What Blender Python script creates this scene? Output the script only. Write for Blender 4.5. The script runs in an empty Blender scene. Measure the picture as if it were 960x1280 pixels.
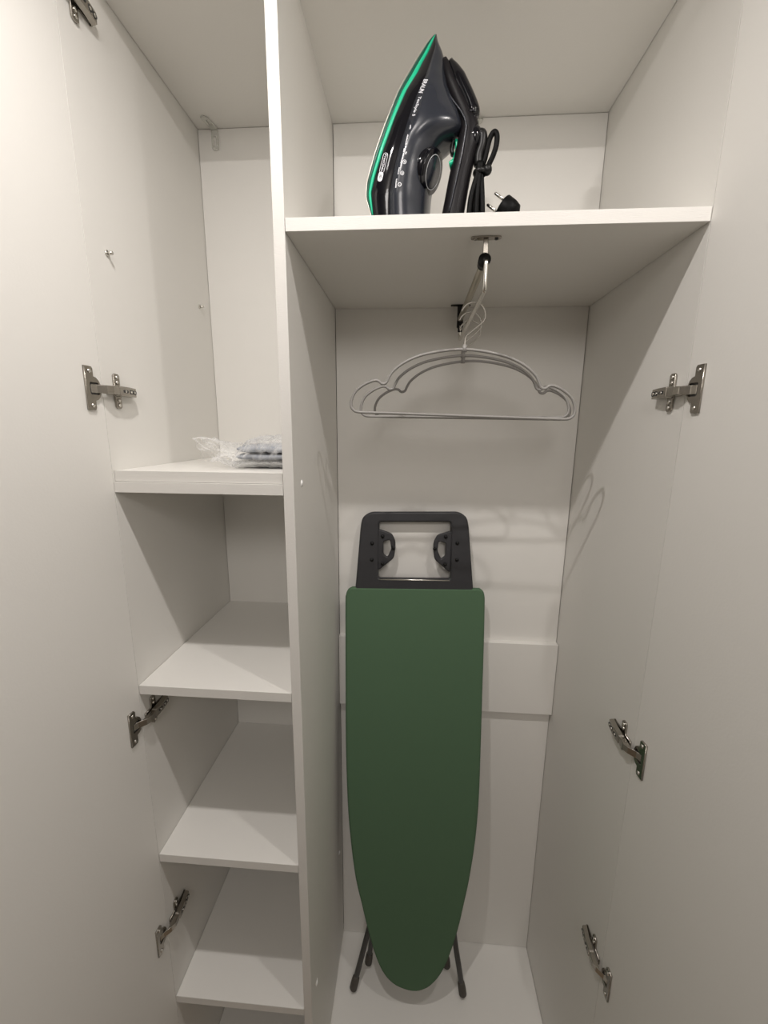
import bpy, bmesh, math, random
from mathutils import Vector, Matrix, noise
from mathutils.bvhtree import BVHTree
random.seed(7)
sc = bpy.context.scene
col = sc.collection

# ------------------------------------------------------------------ camera
CAM = Vector((0.1835, -0.6214, -0.2851)); YAW, PITCH, ROLL, FPX = -0.0689, -0.1967, 0.0087, 513.2
fw = Vector((math.sin(YAW)*math.cos(PITCH), math.cos(YAW)*math.cos(PITCH), math.sin(PITCH)))
r0 = fw.cross(Vector((0, 0, 1))).normalized(); u0 = r0.cross(fw)
rt = r0*math.cos(ROLL)+u0*math.sin(ROLL); up = -r0*math.sin(ROLL)+u0*math.cos(ROLL)
cd = bpy.data.cameras.new('camera'); cam = bpy.data.objects.new('camera', cd); col.objects.link(cam)
m = Matrix.Identity(4)
for i in range(3):
    m[i][0], m[i][1], m[i][2], m[i][3] = rt[i], up[i], -fw[i], CAM[i]
cam.matrix_world = m
cd.sensor_fit = 'HORIZONTAL'; cd.sensor_width = 36; cd.lens = 36*FPX/960; cd.clip_start = .01
sc.camera = cam

# ------------------------------------------------------------------ light, world, exposure
wd = bpy.data.worlds.new('world'); sc.world = wd; wd.use_nodes = True
wd.node_tree.nodes['Background'].inputs[0].default_value = (1, .95, .88, 1)
wd.node_tree.nodes['Background'].inputs[1].default_value = 0.05
WARM = (1, .948, .915)
def spot_disc(loc, power, size):           # downlight aperture facing the floor
    l = bpy.data.lights.new('ceiling_lamp_light', 'AREA'); l.shape = 'DISK'; l.size = size; l.energy = power; l.color = WARM
    o = bpy.data.objects.new('ceiling_lamp_light', l); o.location = loc; col.objects.link(o)
def hall_fill(loc, power, rad):                # added soft fill light behind the camera, not a known lamp
    l = bpy.data.lights.new('hall_fill_light', 'POINT'); l.energy = power; l.shadow_soft_size = rad; l.color = WARM
    o = bpy.data.objects.new('hall_fill_light', l); o.location = loc; col.objects.link(o)
CEIL = 0.62
LAMPS = [(0.0, -0.34, 0.40), (0.56, -0.34, 0.40)]
FILL_LOC = (.25, -1.5, .35)
spot_disc(LAMPS[0], 4.6, .03)
spot_disc(LAMPS[1], 3.0, .03)
hall_fill(FILL_LOC, 20, .2)  # added to lift the dark lower parts of the wardrobe
sc.view_settings.view_transform = 'Standard'; sc.view_settings.look = 'None'
sc.view_settings.exposure = 0.05; sc.view_settings.gamma = 1; sc.view_settings.use_curve_mapping = False

# ------------------------------------------------------------------ materials
def mat(name, color, rough=.5, metal=0, bump=0, bscale=200, spec=.5, coat=0, var=0, stretch=None):
    M = bpy.data.materials.new(name); M.use_nodes = True; nt = M.node_tree; b = nt.nodes['Principled BSDF']
    b.inputs['Base Color'].default_value = (*color, 1); b.inputs['Roughness'].default_value = rough
    b.inputs['Metallic'].default_value = metal; b.inputs['Specular IOR Level'].default_value = spec
    b.inputs['Coat Weight'].default_value = coat
    if bump or var:
        tc = nt.nodes.new('ShaderNodeTexCoord'); mp = nt.nodes.new('ShaderNodeMapping'); n = nt.nodes.new('ShaderNodeTexNoise')
        mp.inputs['Scale'].default_value = stretch or (1, 1, 1)
        n.inputs['Scale'].default_value = bscale; n.inputs['Detail'].default_value = 4
        nt.links.new(tc.outputs['Object'], mp.inputs[0]); nt.links.new(mp.outputs[0], n.inputs['Vector'])
        if bump:
            bp = nt.nodes.new('ShaderNodeBump'); bp.inputs['Strength'].default_value = bump; bp.inputs['Distance'].default_value = .001
            nt.links.new(n.outputs['Fac'], bp.inputs['Height']); nt.links.new(bp.outputs[0], b.inputs['Normal'])
        if var:
            mx = nt.nodes.new('ShaderNodeMix'); mx.data_type = 'RGBA'
            mx.inputs['A'].default_value = (*[c*(1-var) for c in color], 1); mx.inputs['B'].default_value = (*[min(1, c*(1+var)) for c in color], 1)
            nt.links.new(n.outputs['Fac'], mx.inputs['Factor']); nt.links.new(mx.outputs['Result'], b.inputs['Base Color'])
    return M
WHITE = mat('white_melamine', (.80, .785, .745), .45, bump=.12, bscale=260, spec=.35)
DOORM = mat('door_melamine', (.80, .785, .745), .5, bump=.12, bscale=300, spec=.3)
EDGE = mat('white_edge_banding', (.68, .665, .63), .5, bump=.25, bscale=120, spec=.3, var=.02, stretch=(1, 1, 8))
WALLM = mat('wall_paint', (.40, .38, .35), .8, bump=.1, bscale=80)
FLOORM = mat('hall_floor_laminate', (.42, .33, .24), .45, var=.25, bscale=6, stretch=(1, 12, 1))
STEEL = mat('hinge_nickel', (.40, .375, .335), .24, 1, var=.05, bscale=60)
DARKST = mat('hinge_dark_recess', (.03, .03, .03), .5)
CHROME = mat('polished_steel', (.72, .70, .65), .26, 1)
HOOKM = mat('hook_wire_steel', (.50, .48, .44), .5, .8)
RODM = mat('rail_satin_steel', (.5, .47, .40), .38, 1)
BLKPL = mat('black_plastic', (.005, .005, .005), .4, spec=.3)
CAPM = mat('white_plastic_cap', (.86, .85, .83), .4)
HANGM = mat('hanger_grey_coating', (.27, .26, .245), .45, bump=.1, bscale=900)
GREEN = mat('board_green_cover', (.088, .155, .090), .85, bump=.35, bscale=1500, spec=.2, var=.06)
GPL = mat('board_dark_plastic', (.034, .034, .037), .42, bump=.25, bscale=1200, spec=.4)
LEGM = mat('board_leg_metal', (.06, .058, .055), .35, bump=.05, bscale=400)
FOOTM = mat('board_foot_cap', (.07, .062, .052), .6)
IGREY = mat('iron_dark_grey_gloss', (.019, .022, .030), .26, spec=.45, coat=.2)
IBLK = mat('iron_black_gloss', (.004, .004, .006), .1, spec=.4, coat=.1)
IGRIP = mat('iron_grip_soft', (.008, .007, .008), .42, spec=.18, bump=.15, bscale=1500)
IGRN = mat('iron_green', (.010, .50, .27), .3)
ITEAL = mat('iron_dark_teal', (.006, .075, .048), .3)
ISOLE = mat('iron_soleplate', (.72, .68, .62), .3, .7)
PRINT = mat('iron_white_print', (.72, .73, .76), .5)
CORD = mat('cord_black_rubber', (.003, .003, .003), .5, spec=.1)
CLOTH = mat('folded_grey_fabric', (.33, .35, .385), .8, bump=.5, bscale=90, var=.12)
def clear_mat(name, fac, tint, bscale, bump, rough=.12):
    M = bpy.data.materials.new(name); M.use_nodes = True; nt = M.node_tree; b = nt.nodes['Principled BSDF']; out = nt.nodes['Material Output']
    b.inputs['Base Color'].default_value = (*tint, 1); b.inputs['Roughness'].default_value = rough; b.inputs['Specular IOR Level'].default_value = .9
    t = nt.nodes.new('ShaderNodeBsdfTransparent'); mx = nt.nodes.new('ShaderNodeMixShader')
    fr = nt.nodes.new('ShaderNodeLayerWeight'); fr.inputs['Blend'].default_value = fac
    n = nt.nodes.new('ShaderNodeTexNoise'); n.inputs['Scale'].default_value = bscale; n.inputs['Detail'].default_value = 3
    tc = nt.nodes.new('ShaderNodeTexCoord'); nt.links.new(tc.outputs['Object'], n.inputs['Vector'])
    bp = nt.nodes.new('ShaderNodeBump'); bp.inputs['Strength'].default_value = bump; bp.inputs['Distance'].default_value = .004
    nt.links.new(n.outputs['Fac'], bp.inputs['Height']); nt.links.new(bp.outputs[0], b.inputs['Normal']); nt.links.new(bp.outputs[0], fr.inputs['Normal'])
    nt.links.new(fr.outputs['Facing'], mx.inputs['Fac']); nt.links.new(t.outputs[0], mx.inputs[1]); nt.links.new(b.outputs[0], mx.inputs[2])
    nt.links.new(mx.outputs[0], out.inputs['Surface']); return M
FILM = clear_mat('clear_plastic_film', .33, (.86, .86, .85), 160, .8, .08)
CLEARP = clear_mat('frosted_clear_plastic', .75, (.72, .72, .66), 60, .2, .25)

# ------------------------------------------------------------------ mesh helpers
def link(name, me, material, parent=None, smooth=False):
    o = bpy.data.objects.new(name, me); col.objects.link(o)
    if material: me.materials.append(material)
    if parent: o.parent = parent
    if smooth:
        for p in me.polygons: p.use_smooth = True
    return o
def off(parent, grand=None):
    v = Vector((0, 0, 0))
    p = parent
    while p: v += p.location; p = p.parent
    return v
def from_bm(name, bm, material, parent=None, smooth=False, world=False):
    bmesh.ops.recalc_face_normals(bm, faces=bm.faces)
    if world and parent: bmesh.ops.translate(bm, vec=-off(parent), verts=bm.verts)
    me = bpy.data.meshes.new(name); bm.to_mesh(me); bm.free()
    return link(name, me, material, parent, smooth)
def add_box(bm, lo, hi, bev=0):
    vs = [bm.verts.new((x, y, z)) for x in (lo[0], hi[0]) for y in (lo[1], hi[1]) for z in (lo[2], hi[2])]
    fs = [bm.faces.new([vs[i] for i in f]) for f in ((0, 1, 3, 2), (4, 6, 7, 5), (0, 4, 5, 1), (2, 3, 7, 6), (0, 2, 6, 4), (1, 5, 7, 3))]
    if bev:
        es = list({e for f in fs for e in f.edges}); bmesh.ops.bevel(bm, geom=es, offset=bev, segments=2, affect='EDGES', profile=.5)
def box(name, lo, hi, material, parent=None, bev=.0006):
    bm = bmesh.new(); add_box(bm, lo, hi, bev); return from_bm(name, bm, material, parent, world=True)
def cyl_bm(bm, a, b, ra, rb=None, seg=16):
    rb = ra if rb is None else rb
    a, b = Vector(a), Vector(b); d = (b-a).normalized(); x = d.orthogonal().normalized(); y = d.cross(x)
    A = []; B = []
    for i in range(seg):
        t = 2*math.pi*i/seg; v = x*math.cos(t)+y*math.sin(t); A.append(bm.verts.new(a+v*ra)); B.append(bm.verts.new(b+v*rb))
    for i in range(seg): bm.faces.new((A[i], A[(i+1) % seg], B[(i+1) % seg], B[i]))
    bm.faces.new(A[::-1]); bm.faces.new(B)
def catmull(pts, n=6):
    P = [Vector(p) for p in pts]; P = [P[0]*2-P[1]]+P+[P[-1]*2-P[-2]]; out = []
    for i in range(1, len(P)-2):
        for k in range(n):
            t = k/n; a, b, c, d = P[i-1:i+3]
            out.append(.5*((2*b)+(c-a)*t+(2*a-5*b+4*c-d)*t*t+(3*b-a-3*c+d)*t**3))
    return out+[P[-2]]
def sweep_bm(bm, pts, rad, seg=12, flat=None, cap=True, closed=False):
    """tube through pts; rad number or list; flat = (ratio along side vector, side vector)"""
    n = len(pts); rads = rad if isinstance(rad, (list, tuple)) else [rad]*n; rings = []
    prev = None
    for i, p in enumerate(pts):
        p = Vector(p); q0 = Vector(pts[(i-1) % n if closed else max(i-1, 0)]); q1 = Vector(pts[(i+1) % n if closed else min(i+1, n-1)]); d = (q1-q0).normalized()
        if flat: x = (flat[1]-d*flat[1].dot(d)).normalized()
        elif prev is None: x = d.orthogonal().normalized()
        else: x = (prev-d*prev.dot(d)).normalized()
        prev = x; y = d.cross(x); rx = rads[i]*(flat[0] if flat else 1)
        rings.append([bm.verts.new(p+x*math.cos(2*math.pi*k/seg)*rx+y*math.sin(2*math.pi*k/seg)*rads[i]) for k in range(seg)])
    for i in range(n if closed else n-1):
        A, B = rings[i], rings[(i+1) % n]
        for k in range(seg): bm.faces.new((A[k], A[(k+1) % seg], B[(k+1) % seg], B[k]))
    if cap and not closed: bm.faces.new(rings[0][::-1]); bm.faces.new(rings[-1])
def loft_bm(bm, rings, cap=True):
    R = [[bm.verts.new(v) for v in r] for r in rings]; n = len(R[0])
    for A, B in zip(R, R[1:]):
        for k in range(n): bm.faces.new((A[k], A[(k+1) % n], B[(k+1) % n], B[k]))
    if cap: bm.faces.new(R[0][::-1]); bm.faces.new(R[-1])
def sphere_bm(bm, c, r, seg=16, s=(1, 1, 1)):
    g = bmesh.ops.create_uvsphere(bm, u_segments=seg, v_segments=seg//2+2, radius=r)
    for v in g['verts']: v.co = Vector((v.co.x*s[0], v.co.y*s[1], v.co.z*s[2]))+Vector(c)
def to_mesh(ob, name):
    dg = bpy.context.evaluated_depsgraph_get(); me = bpy.data.meshes.new_from_object(ob.evaluated_get(dg)); me.name = name
    d = ob.data; bpy.data.objects.remove(ob); bpy.data.curves.remove(d); return me
def plate_mesh(name, loops, thick, bevel=.0005, fr=None):
    """solid plate with holes from 2D loops (first is the outline); fr = 4x4 frame"""
    cu = bpy.data.curves.new(name, 'CURVE'); cu.dimensions = '2D'; cu.fill_mode = 'BOTH'; cu.extrude = max(thick/2-bevel, 1e-5); cu.bevel_depth = bevel; cu.bevel_resolution = 1; cu.offset = -bevel
    for L in loops:
        s = cu.splines.new('POLY'); s.points.add(len(L)-1); s.use_cyclic_u = True
        for p, q in zip(s.points, L): p.co = (q[0], q[1], 0, 1)
    o = bpy.data.objects.new(name, cu); col.objects.link(o); me = to_mesh(o, name)
    if fr: me.transform(fr)
    return me
def rrect(x0, y0, x1, y1, r, n=5):
    out = []
    for cx, cy, a in ((x1-r, y1-r, 0), (x0+r, y1-r, 90), (x0+r, y0+r, 180), (x1-r, y0+r, 270)):
        for k in range(n+1):
            t = math.radians(a+90*k/n); out.append((cx+r*math.cos(t), cy+r*math.sin(t)))
    return out
def rpoly(pts, r, n=4):
    out = []; N = len(pts)
    for i in range(N):
        p = Vector(pts[i]); a = Vector(pts[i-1]); b = Vector(pts[(i+1) % N]); rr = min(r, (a-p).length*.45, (b-p).length*.45)
        A = p+(a-p).normalized()*rr; B = p+(b-p).normalized()*rr
        for k in range(n+1):
            t = k/n; q = A*(1-t)**2+p*2*t*(1-t)+B*t*t; out.append((q.x, q.y))
    return out
def empty(name, loc, label, cat, group=None, rotz=0):
    o = bpy.data.objects.new(name, None); o.location = loc; o.rotation_euler = (0, 0, rotz); o.empty_display_size = .05; col.objects.link(o)
    o['label'] = label; o['category'] = cat
    if group: o['group'] = group
    return o
def tag(o, label, cat, group=None):
    o['label'] = label; o['category'] = cat
    if group: o['group'] = group
def structure(o): o['kind'] = 'structure'; return o

# ------------------------------------------------------------------ dimensions (metres; z = 0 is the top of the iron shelf, y = 0 the cabinet front)
W, T, D, H, ZF = .56, .017, .371, .344, -1.821
WL, TD = .2766, .0165
L = -TD-WL                       # inner face of the left side panel
ZA, ZB, ZC, ZD = -.352, -.7327, -1.0984, -1.466
ZG = ZF-T-.06                    # hall floor
G = .0007                        # joint gap

# ------------------------------------------------------------------ room shell (behind and beside the camera)
structure(box('floor', (-1.3, -2.0, ZG-.05), (1.6, .6, ZG), FLOORM, bev=0))
structure(box('ceiling', (-1.3, -2.0, CEIL), (1.6, .6, CEIL+.05), WALLM, bev=0))
structure(box('wall_back', (-1.3, .42, ZG), (1.6, .6, CEIL), WALLM, bev=0))
structure(box('wall_front', (-1.3, -2.0, ZG), (1.6, -1.9, CEIL), WALLM, bev=0))
structure(box('wall_left', (-1.3, -1.9, ZG), (-1.2, .42, CEIL), WALLM, bev=0))
structure(box('wall_right', (1.5, -1.9, ZG), (1.6, .42, CEIL), WALLM, bev=0))

# ------------------------------------------------------------------ wardrobe
wr = empty('wardrobe', (.14, .19, ZG), 'open white wardrobe with a shelf column left and hanging space right', 'wardrobe')
box('side_panel', (L-TD, 0, ZF-T), (L, D+.02, H+T), WHITE, wr, .0002)
box('side_panel', (W, 0, ZF-T), (W+TD, D+.02, H+T), WHITE, wr, .0002)
o = box('divider_panel', (-TD, 0, ZF), (0, D-G, H), WHITE, wr)
box('edge_banding', (-TD, -.0008, ZF), (0, 0, H), EDGE, o, .0003)
box('top_panel', (L+G, 0, H), (W-G, D+.02, H+T), WHITE, wr)
box('bottom_panel', (L+G, 0, ZF-T), (W-G, D+.02, ZF), WHITE, wr)
box('plinth', (L-TD, .03, ZG), (W+TD, .05, ZF-T), WHITE, wr)
o = box('back_panel', (L+.001, D, ZF+.0012), (-.008, D+.004, H-.001), WHITE, wr, 0)
box('back_panel', (.001, D, -.006), (W-.001, D+.004, H-.001), WHITE, wr, 0)
box('back_panel', (.001, D, -1.008), (W-.0015, D+.004, -.0075), WHITE, wr, 0)
box('back_panel', (.001, D, ZF+.0012), (W-.001, D+.004, -1.021), WHITE, wr, 0)
box('back_rail', (.001, D-.0166, -1.0103), (W-.001, D-.0002, -.8124), WHITE, wr)
def shelf(x0, x1, z, y0=0., name='shelf'):
    s = box(name, (x0+G, y0, z-T), (x1-G, D-G, z), WHITE, wr)
    box('edge_banding', (x0+G, y0-.0008, z-T), (x1-G, y0, z), EDGE, s, .0003); return s
shelf(0, W, 0)
shelf(L, -TD-.001, ZA, .0035); shelf(L, -TD, ZA-T-.0006)
for z in (ZB, ZC, ZD): shelf(L, -TD, z, .0008)
# loose shelf pins in the left panel and white cover caps on the divider
for y, z in ((.043, -.022), (.322, -.022)):
    bm = bmesh.new(); cyl_bm(bm, (L, y, z), (L+.002, y, z), .0042); cyl_bm(bm, (L+.002, y, z), (L+.0095, y, z), .0026)
    from_bm('shelf_pin', bm, CHROME, wr, True, True)
for y, z in ((.045, -.373), (.044, -1.465), (.319, -1.459)):
    bm = bmesh.new(); cyl_bm(bm, (0, y, z), (.0012, y, z), .0062, .0055, 20); cyl_bm(bm, (.0012, y, z), (.002, y, z), .0045, .003, 20)
    from_bm('cover_cap', bm, CAPM, wr, True, True)
# clear plastic corner straps between the top panel and the back panel
def strap(x, skew, yl, zl, w, name='mounting_strap'):
    h = w/2
    lp = rpoly([(-h, 0), (h, 0), (h, zl-h*.4), (h*.5, zl), (-h*.5, zl), (-h, zl-h*.4)], .004)
    hole = rrect(-h*.35, zl*.35, h*.35, zl*.85, h*.3)
    me = plate_mesh(name, [lp, hole], .003, .0006, Matrix(((1, 0, 0, x), (0, 0, 1, D-.0022), (0, -1, 0, H-.002), (0, 0, 0, 1))))
    lp2 = rpoly([(-h, 0), (h, 0), (h+skew*.7, yl-h), (skew, yl), (skew-h*1.1, yl-h*.5)], .004)
    me2 = plate_mesh(name, [lp2, rrect(skew*.4-h*.35, yl*.3, skew*.4+h*.35, yl*.75, h*.3)], .003, .0006, Matrix(((1, 0, 0, x), (0, -1, 0, D-.001), (0, 0, -1, H-.0022), (0, 0, 0, 1))))
    bm = bmesh.new(); bm.from_mesh(me); bm.from_mesh(me2); from_bm(name, bm, CLEARP, wr, True, True)
strap(-.2545, -.006, .040, .040, .015); strap(.298, 0, .012, .012, .026)

# doors: open a little beyond a right angle, inner faces towards the camera
def door(hx, s, width, ang):
    """hx hinge side x of the inner face, s = -1 left door / +1 right door"""
    d = Vector((s*math.sin(ang), -math.cos(ang), 0)); n = Vector((s*math.cos(ang), math.sin(ang), 0))
    a = Vector((hx, -.0004, 0)); bm = bmesh.new(); z0, z1 = ZG+.055, H+T-.001
    vs = [bm.verts.new((p.x, p.y, z)) for z in (z0, z1) for p in (a, a+d*width, a+d*width+n*.017, a+n*.017)]
    for f in ((0, 1, 2, 3), (4, 7, 6, 5), (0, 4, 5, 1), (1, 5, 6, 2), (2, 6, 7, 3), (3, 7, 4, 0)): bm.faces.new([vs[i] for i in f])
    bmesh.ops.bevel(bm, geom=bm.edges[:], offset=.0006, segments=2, affect='EDGES')
    return from_bm('door', bm, DOORM, wr, world=True), a, d, n
ANG = math.radians(3)
dl, la, ld, ln = door(L-.0001, -1, .30, ANG)
dr, ra, rd, rn = door(W+.0001, 1, .58, ANG)

# cabinet hinges: arm (the hinge itself) > mounting plate, cup plate, cup, screws
def hinge(s, z, adoor, ddoor, ndoor):
    """s=-1 on the left side panel (normal +x), s=+1 on the right one (normal -x)"""
    X = L if s < 0 else W; nx = -s
    def P(n, y, h): return (X+nx*n, y, z+h)
    # arm: a bent channel from the mounting plate to the door cup
    door_n = nx*-1
    prof = [(.0610, .0085, .0078), (.0600, .0125, .0078), (.040, .0155, .0080), (.018, .0165, .0080), (.0175, .0155, .0066), (.002, .0165, .0066), (-.006, .0130, .0065), (-.016, .0035, .0065), (-.0225, .0005, .0065)]
    bm = bmesh.new()
    rings = []
    for i, (y, n, h) in enumerate(prof):
        th = .0090 if i < 6 else .004
        if i == 6: th = .0055
        n0 = max(n-th, -.002)
        rings.append([P(n0, y-(.0 if i < 6 else .004), -h), P(n, y, -h+.0008), P(n, y, h-.0008), P(n0, y-(.0 if i < 6 else .004), h)])
    loft_bm(bm, rings); bmesh.ops.bevel(bm, geom=[e for e in bm.edges], offset=.0005, segments=1, affect='EDGES')
    hg = from_bm('hinge', bm, STEEL, wr, world=True)
    fx = Matrix(((0, 0, nx, X), (1, 0, 0, 0), (0, 1, 0, z), (0, 0, 0, 1)))
    cy = .029
    cross = [(.0625, -.0065), (.0625, .0065), (cy+.0085, .0065), (cy+.0065, .009), (cy+.0065, .024), (cy+.0035, .027), (cy-.0035, .027), (cy-.0065, .024), (cy-.0065, .009), (cy-.0085, .0065), (.006, .0065)]
    cross += [(a, -b) for a, b in cross[::-1]]
    c1 = [(cy+.0022*math.cos(t*math.pi/5), .0205+.003*math.sin(t*math.pi/5)) for t in range(10)]
    me = plate_mesh('mounting_plate', [cross, [(a, -b) for a, b in c1]], .0032, .0005, Matrix.Translation((nx*.002, 0, 0)) @ fx)
    me.transform(Matrix.Translation(-off(hg))); link('mounting_plate', me, STEEL, hg)
    for h in (.0135, -.0135, .0215, -.0215):
        bm = bmesh.new(); cyl_bm(bm, P(.0034, cy, h), P(.0052, cy, h), .0032, .0026, 12); from_bm('screw', bm, CHROME, hg, True, True)
    for y, sx_, dark in ((.0545, .0034, 1), (.0445, .0036, 1), (.0300, .0044, 1)):
        nn_ = .0158 if y < .035 else (.0150 if y < .05 else .0136)
        sl_ = rrect(y-sx_*1.25, -.0034, y+sx_*1.25, .0034, .003) if y > .035 else rrect(y-.006, -.0022, y+.006, .0022, .002)
        me = plate_mesh('slot', [sl_], .0006, .0001, Matrix.Translation((nx*(nn_+.0002), 0, 0)) @ fx)
        me.transform(Matrix.Translation(-off(hg))); link('slot', me, DARKST, hg)
        bm = bmesh.new(); cyl_bm(bm, P(nn_, y, 0), P(nn_+.0011, y, 0), .0026 if y > .035 else .0016, .0020, 12); from_bm('screw', bm, CHROME, hg, True, True)
    # cup plate on the door face
    e1 = -ddoor; e2 = Vector((0, 0, 1)); e3 = -ndoor; c = adoor+ddoor*.0225
    fr = Matrix(((e1.x, e2.x, e3.x, c.x+e3.x*.0018), (e1.y, e2.y, e3.y, c.y+e3.y*.0018), (0, 1, 0, z), (0, 0, 0, 1)))
    half = [(-.0105, -.0315), (.0025, -.0315), (.0045, -.0285), (.0045, -.0175)]
    half += [(.0045+.0125*math.sin(math.pi*k/8), -.0175*math.cos(math.pi*k/8)) for k in range(1, 8)] + [(.0045, .0175), (.0045, .0285), (.0025, .0315), (-.0105, .0315)]
    me = plate_mesh('cup_plate', [half, rrect(-.0035, -.0085, .0125, .0085, .002)], .0034, .0006, fr)
    me.transform(Matrix.Translation(-off(hg))); link('cup_plate', me, STEEL, hg)
    me = plate_mesh('cup', [rrect(-.0040, -.0090, .0128, .0090, .002)], .0012, .0002, fr @ Matrix.Translation((0, 0, -.0010)))
    me.transform(Matrix.Translation(-off(hg))); link('cup', me, DARKST, hg)
    for h in (-.0245, .0245):
        bm = bmesh.new(); q = c+e1*-.002+Vector((0, 0, z+h)); cyl_bm(bm, q+e3*.002, q+e3*.0046, .0034, .0028, 12); from_bm('screw', bm, CHROME, hg, True, True)
for z in (.287, -.228, -.800, -1.275):
    hinge(-1, z, la, ld, ln); hinge(1, z, ra, rd, rn)

# ------------------------------------------------------------------ pull-out hanging rail under the iron shelf
rail_y0, rail_y1, RX = .030, .350, .2795
bm = bmesh.new(); sweep_bm(bm, [(RX, rail_y0+.004, -.047), (RX, rail_y1-.004, -.047)], .0058, 14)
rail = from_bm('hanging_rail', bm, RODM, wr, True, True)
for y, m_ in ((rail_y0, STEEL), (rail_y1, BLKPL)):
    me = plate_mesh('bracket', [rpoly([(RX-.021, y-.004), (RX-.006, y-.0055), (RX+.006, y-.0055), (RX+.021, y-.004), (RX+.021, y+.004), (RX+.006, y+.0055), (RX-.006, y+.0055), (RX-.021, y+.004)], .003)], .0022, .0004, Matrix.Translation((0, 0, -T-.0012)))
    me.transform(Matrix.Translation(-off(rail))); link('bracket', me, m_, rail)
    for dx in (-.0145, .0145):
        bm = bmesh.new(); cyl_bm(bm, (RX+dx, y, -T-.0022), (RX+dx, y, -T-.0036), .003, .0024, 12); from_bm('screw', bm, DARKST if dx > 0 else STEEL, rail, True, True)
box('post', (RX-.0035, rail_y0-.0015, -.043), (RX+.0035, rail_y0+.0015, -T-.002), STEEL, rail)
bm = bmesh.new(); cyl_bm(bm, (RX-.001, rail_y0-.004, -.047), (RX-.001, rail_y0+.012, -.047), .0088, .0078, 20); cyl_bm(bm, (RX-.001, rail_y0+.014, -.047), (RX-.001, rail_y0+.018, -.047), .0072, None, 20)
from_bm('end_clip', bm, BLKPL, rail, True, True)
bm = bmesh.new(); add_box(bm, (RX-.0065, rail_y1-.004, -.064), (RX+.0065, rail_y1+.004, -T-.002), .0015); add_box(bm, (RX-.0045, rail_y1-.007, -.074), (RX+.0045, rail_y1-.0045, -.04), .0008)
from_bm('end_clip', bm, BLKPL, rail, False, True)
RZ = -.0880
loop_pts = catmull([(RX+.001, rail_y0+.006, -.048), (RX+.001, rail_y0-.003, -.050), (RX+.001, rail_y0-.005, -.058), (RX+.001, rail_y0-.004, -.078), (RX+.001, rail_y0-.001, -.0862), (RX+.001, rail_y0+.008, RZ), (RX+.001, .12, RZ), (RX+.001, .25, RZ), (RX+.001, rail_y1-.010, RZ), (RX+.001, rail_y1-.003, RZ+.006), (RX+.001, rail_y1-.005, -.06)], 6)
bm = bmesh.new(); sweep_bm(bm, loop_pts, .0036, 12); from_bm('sliding_rod', bm, CHROME, rail, True, True)

# ------------------------------------------------------------------ clothes hangers
HP = [(-.170, -.1060), (-.180, -.1045), (-.1865, -.0975), (-.186, -.085), (-.179, -.071), (-.165, -.0600), (-.150, -.0535), (-.1415, -.0535), (-.1350, -.0580), (-.1280, -.0560), (-.1235, -.0470), (-.117, -.0370), (-.100, -.0235), (-.075, -.0118), (-.045, -.0045), (-.018, -.0008)]
prof = HP+[(0, 0)]+[(-a, b) for a, b in HP[::-1]]
smooth = [(v.x, v.y) for v in catmull([(a, b, 0) for a, b in prof], 5)]
def make_hanger(label):
    h = empty('clothes_hanger', (RX, .1, RZ), label, 'hanger', 'wire hangers on the pull-out rail')
    cz = -.0668       # peak of the frame below the rod centre
    bm = bmesh.new(); sweep_bm(bm, [(x, 0, z+cz) for x, z in smooth]+[(x, 0, -.106+cz) for x in (.12, .06, 0, -.06, -.12)], .0024, 10, closed=True)
    from_bm('frame', bm, HANGM, h, True)
    R = .0195; c = Vector((.001, 0, -.0145))
    pts = [(-.009, 0, cz+.004), (-.009, 0, cz+.016), (-.0065, 0, cz+.022), (.003, 0, cz+.030), (.011, 0, cz+.037)]
    pts += [tuple(c+Vector((math.cos(math.radians(a))*R, 0, math.sin(math.radians(a))*R))) for a in (-20, 10, 40, 70, 95, 120, 145, 162)]
    bm = bmesh.new(); sweep_bm(bm, catmull(pts, 5), .00135, 8); from_bm('hook', bm, HOOKM, h, True)
    bm = bmesh.new(); cyl_bm(bm, (-.009, 0, cz-.004), (-.009, 0, cz+.007), .0042, .0034, 12); from_bm('collar', bm, HANGM, h, True)
    return h
h1 = make_hanger('nearest of three grey wire hangers with cloud-shaped shoulders, tilted lower on its right')
hs = [h1]
for lb in ('middle grey wire hanger between the nearest one and the rearmost one', 'rearmost grey wire hanger, closest to the back panel'):
    c = h1.copy(); col.objects.link(c); c['label'] = lb
    for ch in h1.children:
        k = ch.copy(); col.objects.link(k); k.parent = c
    hs.append(c)
for c, y, dx, roll, rz in zip(hs, (.100, .155, .212), (-.0135, -.0075, .0135), (1.6, 0, .6), (0, 1, -2)):
    c.location = (RX, y, RZ+.0005); c.rotation_euler = (0, math.radians(roll), math.radians(rz))
    for ch in c.children:
        if ch.name.startswith('frame'): ch.location.x = dx+.001
        elif ch.name.startswith('collar'): ch.location.x = dx*.35
# the three frames hang slightly off the rod: hook necks follow
for c, dx in zip(hs, (-.0135, -.0075, .0135)):
    for ch in c.children:
        if ch.name.startswith('hook'): ch.location.x = dx*.35

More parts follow.
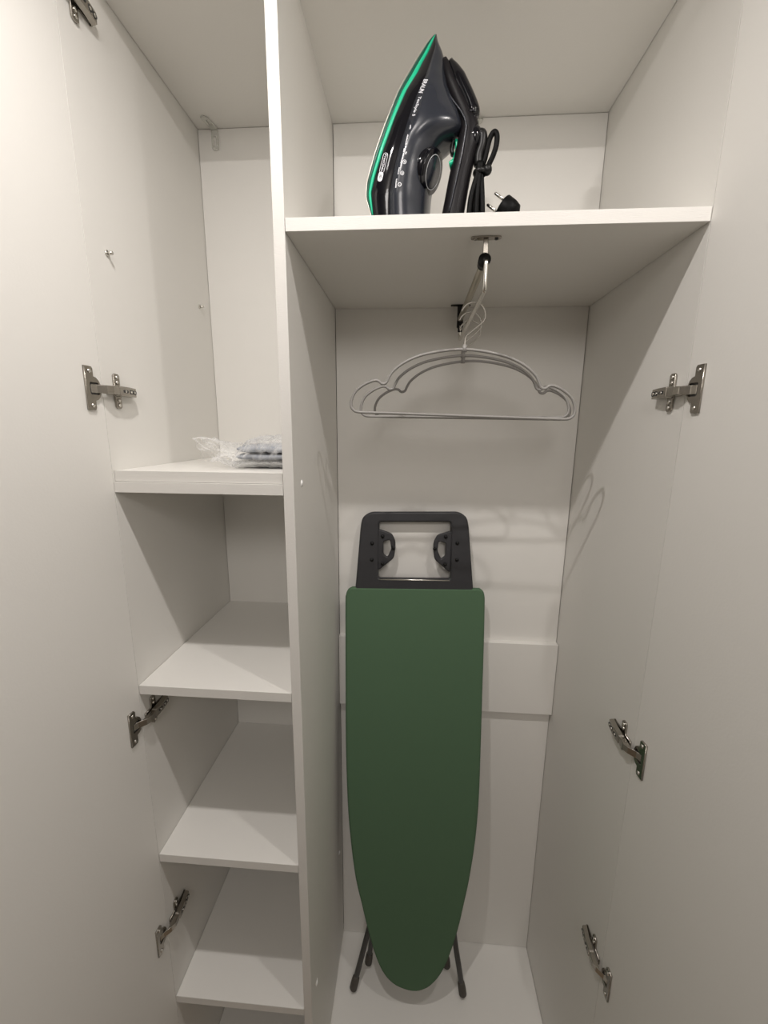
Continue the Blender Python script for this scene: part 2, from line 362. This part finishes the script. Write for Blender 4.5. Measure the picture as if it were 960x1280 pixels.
# ------------------------------------------------------------------ ironing board
ib = empty('ironing_board', (.2, .25, ZF), 'tall folded ironing board with green cover standing nose down against the back panel', 'ironing board')
KB = .12; nb = Vector((0, -1, KB)).normalized(); sb = Vector((0, KB, 1)).normalized(); OB = Vector((0, .195-.0, -1.735))
def frame_board(offset=0.):
    o_ = OB+nb*offset; return Matrix(((1, 0, nb.x, o_.x), (0, sb.y, nb.y, o_.y), (0, sb.z, nb.z, o_.z), (0, 0, 0, 1)))
def S(z): return (z+1.735)*math.sqrt(1+KB*KB)
cx = .2000
left = [(.216, -1.734), (.19, -1.7305), (.163, -1.719), (.138, -1.694), (.116, -1.650), (.094, -1.578), (.076, -1.504), (.0585, -1.430), (.044, -1.323), (.035, -1.215), (.029, -1.06), (.027, -.92), (.0255, -.80), (.0245, -.70), (.0255, -.685), (.0305, -.671), (.041, -.664)]
right = [(.351, -.657), (.3595, -.664), (.3635, -.677), (.3645, -.70), (.3660, -.80), (.3665, -.92), (.3675, -1.06), (.3675, -1.19), (.3625, -1.30), (.351, -1.406), (.339, -1.48), (.325, -1.556), (.303, -1.636), (.282, -1.684), (.258, -1.715), (.238, -1.7285)]
outl = [(v.x, v.y) for v in catmull([(x, S(z), 0) for x, z in right], 4)]+[(v.x, v.y) for v in catmull([(x, S(z), 0) for x, z in right[-2:]+left], 4)[5:]]
me = plate_mesh('cover', [outl], .014, .005, frame_board(-.007)); me.transform(Matrix.Translation(-off(ib))); o = link('cover', me, GREEN, ib, True)
me = plate_mesh('board_tray', [[(cx+(a-cx)*.95, .03+b*.96) for a, b in outl]], .012, .003, frame_board(-.020)); me.transform(Matrix.Translation(-off(ib))); link('board_tray', me, LEGM, ib)
# iron rest
f2 = frame_board(-.010)
outer = rpoly([(.0455, S(-.700)), (.0500, S(-.655)), (.0600, S(-.515)), (.0640, S(-.492)), (.0830, S(-.479)), (.2960, S(-.474)), (.3150, S(-.486)), (.3200, S(-.508)), (.3340, S(-.645)), (.3390, S(-.700))], .018, 6)
win = rpoly([(.1055, S(-.640)), (.1055, S(-.503)), (.2770, S(-.499)), (.2800, S(-.636))], .005, 3)
me = plate_mesh('iron_rest', [outer, win], .018, .004, f2); me.transform(Matrix.Translation(-off(ib))); rest = link('iron_rest', me, GPL, ib)
def mirror(l): return [(2*.1915-a, b) for a, b in l]
for mi in (0, 1):
    wl = [(.101, S(-.519)), (.1365, S(-.530)), (.1455, S(-.548)), (.1460, S(-.566)), (.1425, S(-.590)), (.1040, S(-.622))]
    wh = rpoly([(.1165, S(-.550)), (.1325, S(-.546)), (.1355, S(-.568)), (.1265, S(-.588)), (.1165, S(-.580))], .004)
    if mi: wl, wh = mirror(wl), mirror(wh)
    me = plate_mesh('rest_wing', [rpoly(wl, .007), wh], .010, .0025, frame_board(-.008)); me.transform(Matrix.Translation(-off(ib))); link('rest_wing', me, GPL, rest)
studs = [(.089, -.555), (.089, -.595), (.114, -.537), (.141, -.565), (.115, -.604), (.294, -.549), (.294, -.589), (.266, -.534), (.2405, -.564), (.266, -.601)]
for x, z in studs:
    bm = bmesh.new(); q = OB+sb*S(z)+Vector((x, 0, 0)); sphere_bm(bm, q+nb*-.0005, .0046, 12, (1, .8, 1)); from_bm('rubber_stud', bm, BLKPL, rest, True, True)
# the steel bar behind its lower edge
bm = bmesh.new(); sweep_bm(bm, [OB+sb*S(-.643)+Vector((.108, 0, 0))+nb*-.002, OB+sb*S(-.640)+Vector((.279, 0, 0))+nb*-.002], .0019, 8); from_bm('steel_bar', bm, CHROME, rest, True, True)
# folded legs with foot caps
def leg(pts, r, capdir=None, capr=.0105):
    bm = bmesh.new(); P = catmull(pts, 4); sweep_bm(bm, P, r, 12); lg = from_bm('leg', bm, LEGM, ib, True, True)
    a, b = Vector(pts[0]), Vector(pts[1]); d = (b-a).normalized(); bm = bmesh.new()
    sweep_bm(bm, [a-d*.0015, a+d*.002, a+d*.020, a+d*.030, a+d*.034], [capr*.75, capr, capr, capr*.9, capr*.72], 16); from_bm('foot_cap', bm, FOOTM, lg, True, True)
leg([(.050, .232, ZF+.0112), (.0675, .256, -1.747), (.0850, .280, -1.683), (.1020, .304, -1.620), (.1190, .328, -1.540), (.150, .334, -1.10), (.150, .330, -.80)], .0075)
leg([(.3535, .243, ZF+.0112), (.3425, .262, -1.747), (.3315, .281, -1.690), (.3210, .304, -1.620), (.3080, .328, -1.540), (.255, .334, -1.10), (.255, .330, -.80)], .0075)
leg([(.086, .292, ZF+.0112), (.098, .300, -1.70), (.13, .322, -1.40), (.20, .330, -1.15)], .0070)
leg([(.314, .302, ZF+.0112), (.304, .306, -1.70), (.275, .322, -1.40), (.205, .330, -1.15)], .0070)

# ------------------------------------------------------------------ steam iron, standing on its heel on the upper shelf
PSI = math.radians(15)
ir = empty('steam_iron', (.11, .125, 0), 'black and grey steam iron with green trim standing on its heel on the upper shelf', 'iron', rotz=-PSI)
def interp(tab, z):
    if z <= tab[0][0]: return tab[0][1]
    for (a, b), (c, d) in zip(tab, tab[1:]):
        if z <= c:
            t = (z-a)/(c-a); return b+(d-b)*t
    return tab[-1][1]
SOLE = [(0, .024), (.02, .019), (.034, .0145), (.057, .0078), (.076, .0092), (.117, .023), (.155, .0367), (.191, .0495), (.212, .0589), (.242, .0730), (.268, .0862), (.277, .093)]
GB = [(0, .026), (.034, .0185), (.063, .0165), (.085, .0232), (.127, .039), (.164, .0523), (.195, .0646), (.2154, .0762), (.235, .083), (.246, .0880), (.268, .0945), (.277, .0965)]
BG = [(0, .044), (.031, .0455), (.058, .0465), (.096, .055), (.139, .068), (.178, .0798), (.211, .0922), (.256, .1000), (.268, .0975), (.277, .097)]
TOP = [(0, .094), (.045, .0915), (.075, .0935), (.105, .098), (.120, .104), (.1307, .1105), (.137, .122), (.141, .134), (.150, .142), (.166, .1370), (.187, .1260), (.205, .1175), (.2257, .1120), (.249, .1085), (.269, .0993), (.277, .0975)]
WID = [(0, .046), (.03, .050), (.057, .0545), (.085, .0545), (.117, .053), (.155, .047), (.191, .038), (.212, .0305), (.242, .018), (.262, .0095), (.272, .0045), (.277, .0015)]
ZS = [i*.277/56 for i in range(57)]
def slab_part(name, f0, f1, k0, k1, material, z0=0., z1=.277, nose=0.):
    rings = []
    for z in ZS:
        if z < z0 or z > z1: continue
        x0, x1, w = f0(z), f1(z), interp(WID, z); x1 = max(x1, x0+.0003)
        r = min(.002, (x1-x0)*.3)
        rings.append([Vector(v) for v in ((x0, -w*k0+r, z), (x0+r, -w*k0, z), (x1-r, -w*k1, z), (x1, -w*k1+r, z), (x1, w*k1-r, z), (x1-r, w*k1, z), (x0+r, w*k0, z), (x0, w*k0-r, z))])
    bm = bmesh.new(); loft_bm(bm, rings); return from_bm(name, bm, material, ir, True)
sl = lambda z: interp(SOLE, z)
slab_part('soleplate', sl, lambda z: sl(z)+.0014, 1.0, 1.0, ISOLE)
slab_part('heat_shield', lambda z: sl(z)+.0014, lambda z: sl(z)+.0014+(interp(GB, z)-sl(z))*.38, .985, .985, ITEAL)
slab_part('green_trim', lambda z: sl(z)+.0014+(interp(GB, z)-sl(z))*.38, lambda z: interp(GB, z), 1.0, 1.0, IGRN, .034)
slab_part('skirt', lambda z: interp(GB, z) if z > .034 else sl(z)+.004, lambda z: interp(BG, z), 1.0, .955, IBLK)
# grey shell: horizontal sections that round over towards the top of the body
rings = []
for z in ZS:
    x0 = interp(BG, z)-.001; x1 = max(interp(TOP, z), x0+.001); w = interp(WID, z)*.955; r = []
    tk = .36 if z < .13 else .33
    for k in range(15):
        a = math.pi*k/14          # 0 at near skirt edge, pi at far skirt edge
        c_, s_ = math.cos(a), math.sin(a)
        yy = -w*math.copysign(abs(c_)**.62, c_); xx = x0+(x1-x0)*(abs(s_)**.95)
        if abs(c_) < .85: yy *= (1-(1-tk)*(((xx-x0)/(x1-x0))**2.2)*.35)
        r.append(Vector((xx, yy, z)))
    rings.append(r)
bm = bmesh.new(); loft_bm(bm, rings); shell = from_bm('body_shell', bm, IGREY, ir, True)
bms = bmesh.new(); bms.from_mesh(shell.data); bvh_shell = BVHTree.FromBMesh(bms)
bmk = bmesh.new(); bmk.from_mesh(bpy.data.objects['skirt'].data); bvh_skirt = BVHTree.FromBMesh(bmk)
# heel block that carries the handle
bm = bmesh.new(); add_box(bm, (.030, -.040, 0), (.142, .040, .026), .006); from_bm('heel', bm, IBLK, ir, True)
# handle
hp = [(.1095, 0, .2440), (.1190, 0, .2200), (.1325, 0, .1920), (.1440, 0, .1690), (.1500, 0, .1500), (.1490, 0, .1310), (.1445, 0, .1120), (.1390, 0, .0880), (.1345, 0, .0620), (.1300, 0, .0350), (.127, 0, .010)]
hr = [.0045, .0095, .0105, .0120, .0140, .0160, .0160, .0162, .0165, .0170, .0175]
P = catmull(hp, 5); RR = [v.x for v in catmull([(r, 0, 0) for r in hr], 5)]
bm = bmesh.new(); sweep_bm(bm, P, RR, 20, flat=(.92, Vector((0, 1, 0)))); handle = from_bm('handle', bm, IGRIP, ir, True)
# raised seam line along the near side of the handle
sp = catmull([(.1075, -.0085, .2330), (.1115, -.0125, .2060), (.1245, -.0150, .1850), (.1400, -.0160, .1640), (.1480, -.0165, .1470), (.1465, -.0165, .1270), (.1425, -.0165, .1030), (.1365, -.0165, .0760), (.1280, -.0165, .0370)], 6)
bm = bmesh.new(); sweep_bm(bm, sp, .0011, 8); from_bm('seam', bm, IGREY, handle, True)
# water tank lid and its tab
lp_ = catmull([(.1190, 0, .2395), (.1265, 0, .2270), (.1375, 0, .2070), (.1480, 0, .1870), (.1545, 0, .1720), (.1550, 0, .1640)], 5)
bm = bmesh.new(); sweep_bm(bm, lp_, [.004+.0055*min(1, i/8) if i < len(lp_)-3 else .009 for i in range(len(lp_))], 16, flat=(1.15, Vector((0, 1, 0)))); lid = from_bm('tank_lid', bm, IBLK, ir, True)
bm = bmesh.new(); sweep_bm(bm, [(.1205, 0, .2310), (.1212, 0, .2400), (.1208, 0, .2425)], [.0026, .0024, .0012], 10, flat=(1.6, Vector((0, 1, 0)))); from_bm('lid_tab', bm, BLKPL, lid, True)
# steam buttons near the bend
for q, r in (((.152, -.008, .166), .0035), ((.1565, -.004, .160), .0042)):
    bm = bmesh.new(); sphere_bm(bm, q, r, 14); from_bm('button', bm, IBLK, ir, True)
# cord joint
bm = bmesh.new(); sphere_bm(bm, (.1590, 0, .1370), .0125, 20, (.85, 1, 1.25)); from_bm('cord_joint', bm, IBLK, ir, True)
bm = bmesh.new(); sweep_bm(bm, catmull([(.1655, 0, .1400), (.1700, 0, .1380), (.1700, 0, .1250), (.1660, 0, .1120), (.1660, 0, .1000)], 4), .0068, 14, flat=(1.1, Vector((0, 1, 0)))); from_bm('cord_sleeve', bm, BLKPL, ir, True)
# dial
dn = Vector((.90, -.16, -.36)).normalized(); dc = Vector((.1010, -.014, .0945)); bm = bmesh.new()
cyl_bm(bm, dc-dn*.022, dc-dn*.004, .0265, .0290, 40); cyl_bm(bm, dc-dn*.004, dc, .0290, .0275, 40); dial = from_bm('dial', bm, IBLK, ir, True)
bm = bmesh.new(); x = dn.orthogonal().normalized(); y = dn.cross(x)
sweep_bm(bm, [dc+dn*.0003+(x*math.cos(t*math.pi/20)+y*math.sin(t*math.pi/20))*.0205 for t in range(40)], .00045, 6, closed=True); from_bm('dial_ring', bm, PRINT, dial, True)
bm = bmesh.new(); cyl_bm(bm, dc, dc+dn*.0016, .0195, .0185, 32); from_bm('dial_face', bm, IGREY, dial, True)
# trigger
tp = catmull([(.1325, 0, .1370), (.1338, 0, .1270), (.1320, 0, .1160), (.1270, 0, .1075), (.1235, 0, .1065)], 5)
bm = bmesh.new(); sweep_bm(bm, tp, [.003]*8+[.0035]*6+[.0045]*(len(tp)-14), 12, flat=(2.0, Vector((0, 1, 0)))); tr = from_bm('trigger', bm, IGRN, ir, True)
bm = bmesh.new(); sweep_bm(bm, catmull([(.1285, 0, .1385), (.1255, 0, .1300), (.1270, 0, .1200)], 4), .003, 10, flat=(1.6, Vector((0, 1, 0)))); from_bm('trigger_stem', bm, BLKPL, tr, True)
# printed lettering and symbols, laid on the curved side
def project(me, bvh, lift=.0004):
    for v in me.vertices:
        hit = bvh.ray_cast(Vector((v.co.x, -.2, v.co.z)), Vector((0, 1, 0)))
        v.co.y = (hit[0].y if hit[0] else -.045)-lift
def frame_print(o_, d_):
    r_ = Vector((d_[0], 0, d_[1])).normalized(); u_ = Vector((-r_.z, 0, r_.x))
    return Matrix(((r_.x, u_.x, 0, o_[0]), (0, 0, -1, 0), (r_.z, u_.z, 0, o_[1]), (0, 0, 0, 1)))
def word(txt, o_, end, height, bvh, name='printed_text', shear=0, parent=None, bold=0):
    cu = bpy.data.curves.new(name, 'FONT'); cu.body = txt; cu.size = 1; cu.resolution_u = 3; cu.shear = shear; cu.offset = bold
    t = bpy.data.objects.new(name, cu); col.objects.link(t); me = to_mesh(t, name)
    xs = [v.co.x for v in me.vertices]; ys = [v.co.y for v in me.vertices]
    Lw = math.hypot(end[0]-o_[0], end[1]-o_[1]); sx = Lw/(max(xs)-min(xs)); sy = height/(max(ys)-min(ys))
    me.transform(Matrix.Diagonal((sx, sy, 1, 1)) @ Matrix.Translation((-min(xs), -min(ys), 0)))
    bm = bmesh.new(); bm.from_mesh(me); bmesh.ops.subdivide_edges(bm, edges=[e for e in bm.edges if e.calc_length() > .003], cuts=2); bm.to_mesh(me); bm.free()
    me.transform(frame_print(o_, (end[0]-o_[0], end[1]-o_[1]))); project(me, bvh)
    return link(name, me, PRINT, parent or shell)
word('BRAUN', (.0885, .2030), (.0825, .1845), .0066, bvh_shell, bold=.015)
word('TexStyle 5', (.0820, .1796), (.0745, .1537), .0056, bvh_shell, bold=.012)
def stroke(loops, o_, d_, bvh, parent, name='printed_symbol', material=PRINT, lift=.0004):
    cu = bpy.data.curves.new(name, 'CURVE'); cu.dimensions = '2D'; cu.fill_mode = 'BOTH'
    for Lp in loops:
        s_ = cu.splines.new('POLY'); s_.points.add(len(Lp)-1); s_.use_cyclic_u = True
        for p, q in zip(s_.points, Lp): p.co = (q[0], q[1], 0, 1)
    t = bpy.data.objects.new(name, cu); col.objects.link(t); me = to_mesh(t, name); me.transform(frame_print(o_, d_)); project(me, bvh, lift)
    return link(name, me, material, parent)
DIR = (-.383, -.924)
def circ(cx_, cy_, r, n=24): return [(cx_+r*math.cos(2*math.pi*k/n), cy_+r*math.sin(2*math.pi*k/n)) for k in range(n)]
# row of tiny fabric captions (too small to read) with round settings symbols beside them
labs = [((.0737, .1417), (.0729, .1355)), ((.0703, .1297), (.0675, .1161)), ((.0657, .1120), (.0648, .1075)), ((.0637, .1011), (.0613, .0950-.001)), ((.0592, .0887), (.0571, .0798)), ((.0553, .0748), (.0538, .0634))]
for a, b in labs:
    ln_ = math.hypot(b[0]-a[0], b[1]-a[1]); x = 0; loops = []
    while x < ln_-.0006:
        w_ = random.uniform(.0006, .0012); hgt = random.choice((.0012, .0012, .0018)); loops.append([(x, 0), (min(x+w_, ln_), 0), (min(x+w_, ln_), hgt), (x, hgt)]); x += w_+.00025
    stroke(loops, a, (b[0]-a[0], b[1]-a[1]), bvh_shell, shell)
for i, (x, z) in enumerate([(.0690, .1060), (.0672, .0952), (.0640, .0812), (.0605, .0672)]):
    if i == 0: stroke([rrect(-.0018, -.0008, .0018, .0008, .0006), circ(.001, 0, .0004, 8)], (x, z), DIR, bvh_shell, shell)
    else:
        inner = circ(0, 0, .0017) if i == 3 else circ(0, 0, .0021)
        stroke([circ(0, 0, .0027), inner], (x, z), DIR, bvh_shell, shell)
        if i == 3: stroke([[(-.0002, -.0001), (.0009, .0003), (.0009, .0007), (-.0004, .0004)]], (x, z), DIR, bvh_shell, shell)
        else: stroke([[(-.0014, -.0010), (-.0009, -.0015), (.0015, .0009), (.001, .0014)], [(-.0012, .0004), (.0002, .0014), (-.0001, .0017), (-.0014, .001)], [(.0002, -.0013), (.0013, -.0004), (.0010, 0), (-.0002, -.001)]], (x, z), DIR, bvh_shell, shell)
# pill badge on the skirt
skirt = bpy.data.objects['skirt']; ba, bb_ = (.0400, .1100), (.0300, .0745); bd_ = (bb_[0]-ba[0], bb_[1]-ba[1]); bl = math.hypot(*bd_)
stroke([rrect(0, -.0036, bl*.72, .0036, .0035), rrect(.0006, -.0030, bl*.72-.0002, .0030, .0029)], ba, bd_, bvh_skirt, skirt)
stroke([rrect(bl*.66, -.0036, bl, .0036, .0034)], ba, bd_, bvh_skirt, skirt)
un = Vector(bd_).normalized(); dv = Vector((-un.y, un.x))
a_ = Vector(ba)+un*.0022-dv*.0014; b_ = Vector(ba)+un*(bl*.64)-dv*.0014
word('FreeGlide', tuple(a_), tuple(b_), .0032, bvh_skirt, parent=skirt, bold=.01)
a_ = Vector(ba)+un*(bl*.76)-dv*.0015; b_ = Vector(ba)+un*(bl*.90)-dv*.0015
t3 = word('3D', tuple(a_), tuple(b_), .0032, bvh_skirt, parent=skirt); t3.data.materials[0] = IGREY
for v in t3.data.vertices: v.co.y -= .0004
# power cord with loop, knot, hanging bundle and plug
cord_pts = catmull([(.1670, 0, .1100), (.1710, 0, .1000), (.1745, 0, .1050), (.1775, 0, .1180), (.1810, 0, .1320), (.1862, 0, .1385), (.1905, 0, .1340), (.1905, 0, .1220), (.1870, 0, .1100), (.1820, 0, .1000), (.1790, 0, .0920)], 6)
bm = bmesh.new(); sweep_bm(bm, cord_pts, .0038, 12)
ends = [(.1560, -.008), (.1610, .006), (.1665, -.006), (.1720, .004), (.1755, -.002), (.1590, .012), (.1700, .012)]
for i, (ex_, ey_) in enumerate(ends):
    sweep_bm(bm, catmull([(.1680+.0015*(i % 3), ey_*.5, .1020), (.1690+(ex_-.168)*.25, ey_*.7, .086), (.1680+(ex_-.168)*.8, ey_, .055), (ex_, ey_*1.1, .024), (ex_+(.004 if i % 2 else -.004), ey_*1.3, .0045)], 4), .0040, 10)
for a, b in ((.156, .161), (.1665, .172), (.159, .170)):
    sweep_bm(bm, catmull([(a-.004, -.01, .0045), ((a+b)/2, -.014, .0042), (b+.004, .005, .0045)], 4), .0039, 8)
cable_tail = catmull([(.1755, -.002, .006), (.186, .012, .0042), (.205, .026, .0042), (.228, .030, .0045), (.242, .024, .010), (.236, .0205, .0180), (.2285, .0200, .0275)], 5)
sweep_bm(bm, cable_tail, .0036, 10)
cord = from_bm('power_cord', bm, CORD, ir, True)
bm = bmesh.new(); sphere_bm(bm, (.1795, -.001, .0915), .0068, 14, (1, 1, 1.1)); sweep_bm(bm, [(.1690+.0085*math.cos(t*math.pi/8), .0085*math.sin(t*math.pi/8), .0900) for t in range(16)], .0022, 8, flat=(1.6, Vector((0, 0, 1))), closed=True)
from_bm('cable_tie', bm, BLKPL, cord, True)
pa = Vector((.2020, .02, .0490)); pb = Vector((.2205, .02, .0345)); ax = (pa-pb).normalized(); pr = Vector((.0, 1, 0)).cross(ax).normalized()
bm = bmesh.new(); sweep_bm(bm, [pa, pa-ax*.001, pa-ax*.014, pa-ax*.022, pa-ax*.027, pa-ax*.034], [.0165, .0172, .0168, .0150, .0075, .0050], 24); plug = from_bm('plug', bm, CORD, ir, True)
for s_ in (-1, 1):
    bm = bmesh.new(); q = pa+pr*.0088*s_; sweep_bm(bm, [q-ax*.001, q+ax*.0210, q+ax*.0225], [.0023, .0023, .0012], 10); from_bm('plug_pin', bm, CHROME, plug, True)

# ------------------------------------------------------------------ folded cloth in clear bag on the left shelf
def slab_cloth(x0, x1, y0, y1, z0, z1, seed):
    bm = bmesh.new(); nx_, ny_ = 26, 22; rings = []
    for i in range(nx_+1):
        u = i/nx_; x = x0+(x1-x0)*u; th = (z1-z0)*(1-(1-min(1, u*9))**2*.65) if u < .12 else (z1-z0)
        zc = (z0+z1)/2; ring = []
        for k in range(ny_):
            a = 2*math.pi*k/ny_; c_, s_ = math.cos(a), math.sin(a)
            y = (y0+y1)/2+(y1-y0)/2*math.copysign(abs(c_)**.35, c_); z = zc+th/2*math.copysign(abs(s_)**.6, s_)
            n_ = noise.noise(Vector((x*60+seed, y*40, z*120)))*.0016+noise.noise(Vector((x*200, y*160, z*30+seed)))*.0006
            z = max(z+n_, z0); ring.append(Vector((x+n_, y+n_*1.5, z)))
        rings.append(ring)
    loft_bm(bm, rings); return bm
b1 = from_bm('folded_cloth', slab_cloth(-.118, -.0215, .062, .25, -.3375, -.3255, 3), CLOTH, None, True)
tag(b1, 'grey folded cloth in the clear bag, lower of the two layers', 'cloth', 'folded grey cloths in the clear bag')
b2 = from_bm('folded_cloth', slab_cloth(-.114, -.0215, .060, .24, -.3250, -.3120, 9), CLOTH, None, True)
tag(b2, 'grey folded cloth in the clear bag, upper of the two layers', 'cloth', 'folded grey cloths in the clear bag')
# crumpled film around it: a ruffled pouch with a raised open mouth on the left
def crumple(p, s):
    v = 0
    for f, a in ((45, 1), (95, .55), (190, .3)):
        v += a*(abs(noise.noise(p*f+Vector((s, s*2, 0)))) - .25)
    return v
bm = bmesh.new(); NU, NV = 90, 72; rings = []
for i in range(NU+1):
    u = i/NU; x = -.154+(.134)*u
    hb = .026+.030*(1-min(1, u/.30))*(.55) if u < .3 else .026+.034*min(1, (u-.3)/.15)**.8
    yc = .075+.075*min(1, u/.55); hy = .045+.055*min(1, u/.5)
    zb = -.3512+(.012*(1-u/.3) if u < .3 else 0)
    ring = []
    for k in range(NV):
        a = 2*math.pi*k/NV; c_, s_ = math.cos(a), math.sin(a)
        y = yc+hy*math.copysign(abs(c_)**.6, c_); hh = hb*(1-.35*abs(c_)**3)*(.9 if u > .4 else 1)
        z = zb+hh*(.5+.5*math.copysign(abs(s_)**.7, s_))
        if u < .3: z += .006*math.sin(a*3+u*20)*(1-u/.3)
        n_ = crumple(Vector((x, y, z)), 3.3)*.0055
        zz = max(z+n_*(1.2 if s_ > 0 else .6), -.3512)
        x_sh = -(z-zb)*.55*max(0, 1-u/.35)
        xx = x+n_*.9+x_sh
        if i == 0: xx += .012*noise.noise(Vector((k*.25, 0, 1)))
        ring.append(Vector((min(xx, -.0185), y-n_*.9, zz)))
    rings.append(ring)
loft_bm(bm, rings, cap=False)
bag = from_bm('plastic_bag', bm, FILM, None, True); tag(bag, 'crumpled clear plastic bag lying on the left shelf against the divider', 'bag')
# crumpled wad of film under the cloth that carries it
bm = bmesh.new(); rings = []
for i in range(41):
    u = i/40; x = -.125+(.104)*u; ring = []
    for k in range(40):
        a = 2*math.pi*k/40; c_, s_ = math.cos(a), math.sin(a)
        y = .155+.093*math.copysign(abs(c_)**.5, c_); z = -.3447+.0065*math.copysign(abs(s_)**.7, s_)
        n_ = crumple(Vector((x, y, z)), 8)*.004; ring.append(Vector((min(x+n_, -.0185), y-n_*1.5, min(max(z+n_, -.3514), -.3384))))
    rings.append(ring)
loft_bm(bm, rings); from_bm('bag_fold', bm, FILM, bag, True, True)

# ------------------------------------------------------------------ ceiling spots, and a fixture invented for the fill light (outside the frame)
for i, (x, y, z) in enumerate(LAMPS):
    lm = empty('ceiling_lamp', (x, y, CEIL), ['small white ceiling spot in front of the shelf column', 'small white ceiling spot in front of the right door'][i], 'lamp', 'ceiling spots over the wardrobe front')
    bm = bmesh.new(); cyl_bm(bm, (0, 0, -.006), (0, 0, 0), .035, None, 32); from_bm('rose', bm, CAPM, lm, True)
    bm = bmesh.new(); cyl_bm(bm, (0, 0, z-CEIL+.004), (0, 0, -.006), .022, None, 24); from_bm('barrel', bm, CAPM, lm, False)
lm = empty('ceiling_lamp', (FILL_LOC[0], FILL_LOC[1], CEIL), 'added hanging lamp for the fill light behind the camera', 'lamp')
bm = bmesh.new(); cyl_bm(bm, (0, 0, -.01), (0, 0, 0), .05, None, 32); cyl_bm(bm, (0, 0, FILL_LOC[2]-CEIL+.13), (0, 0, -.01), .006, None, 12); from_bm('rose', bm, CAPM, lm, True)
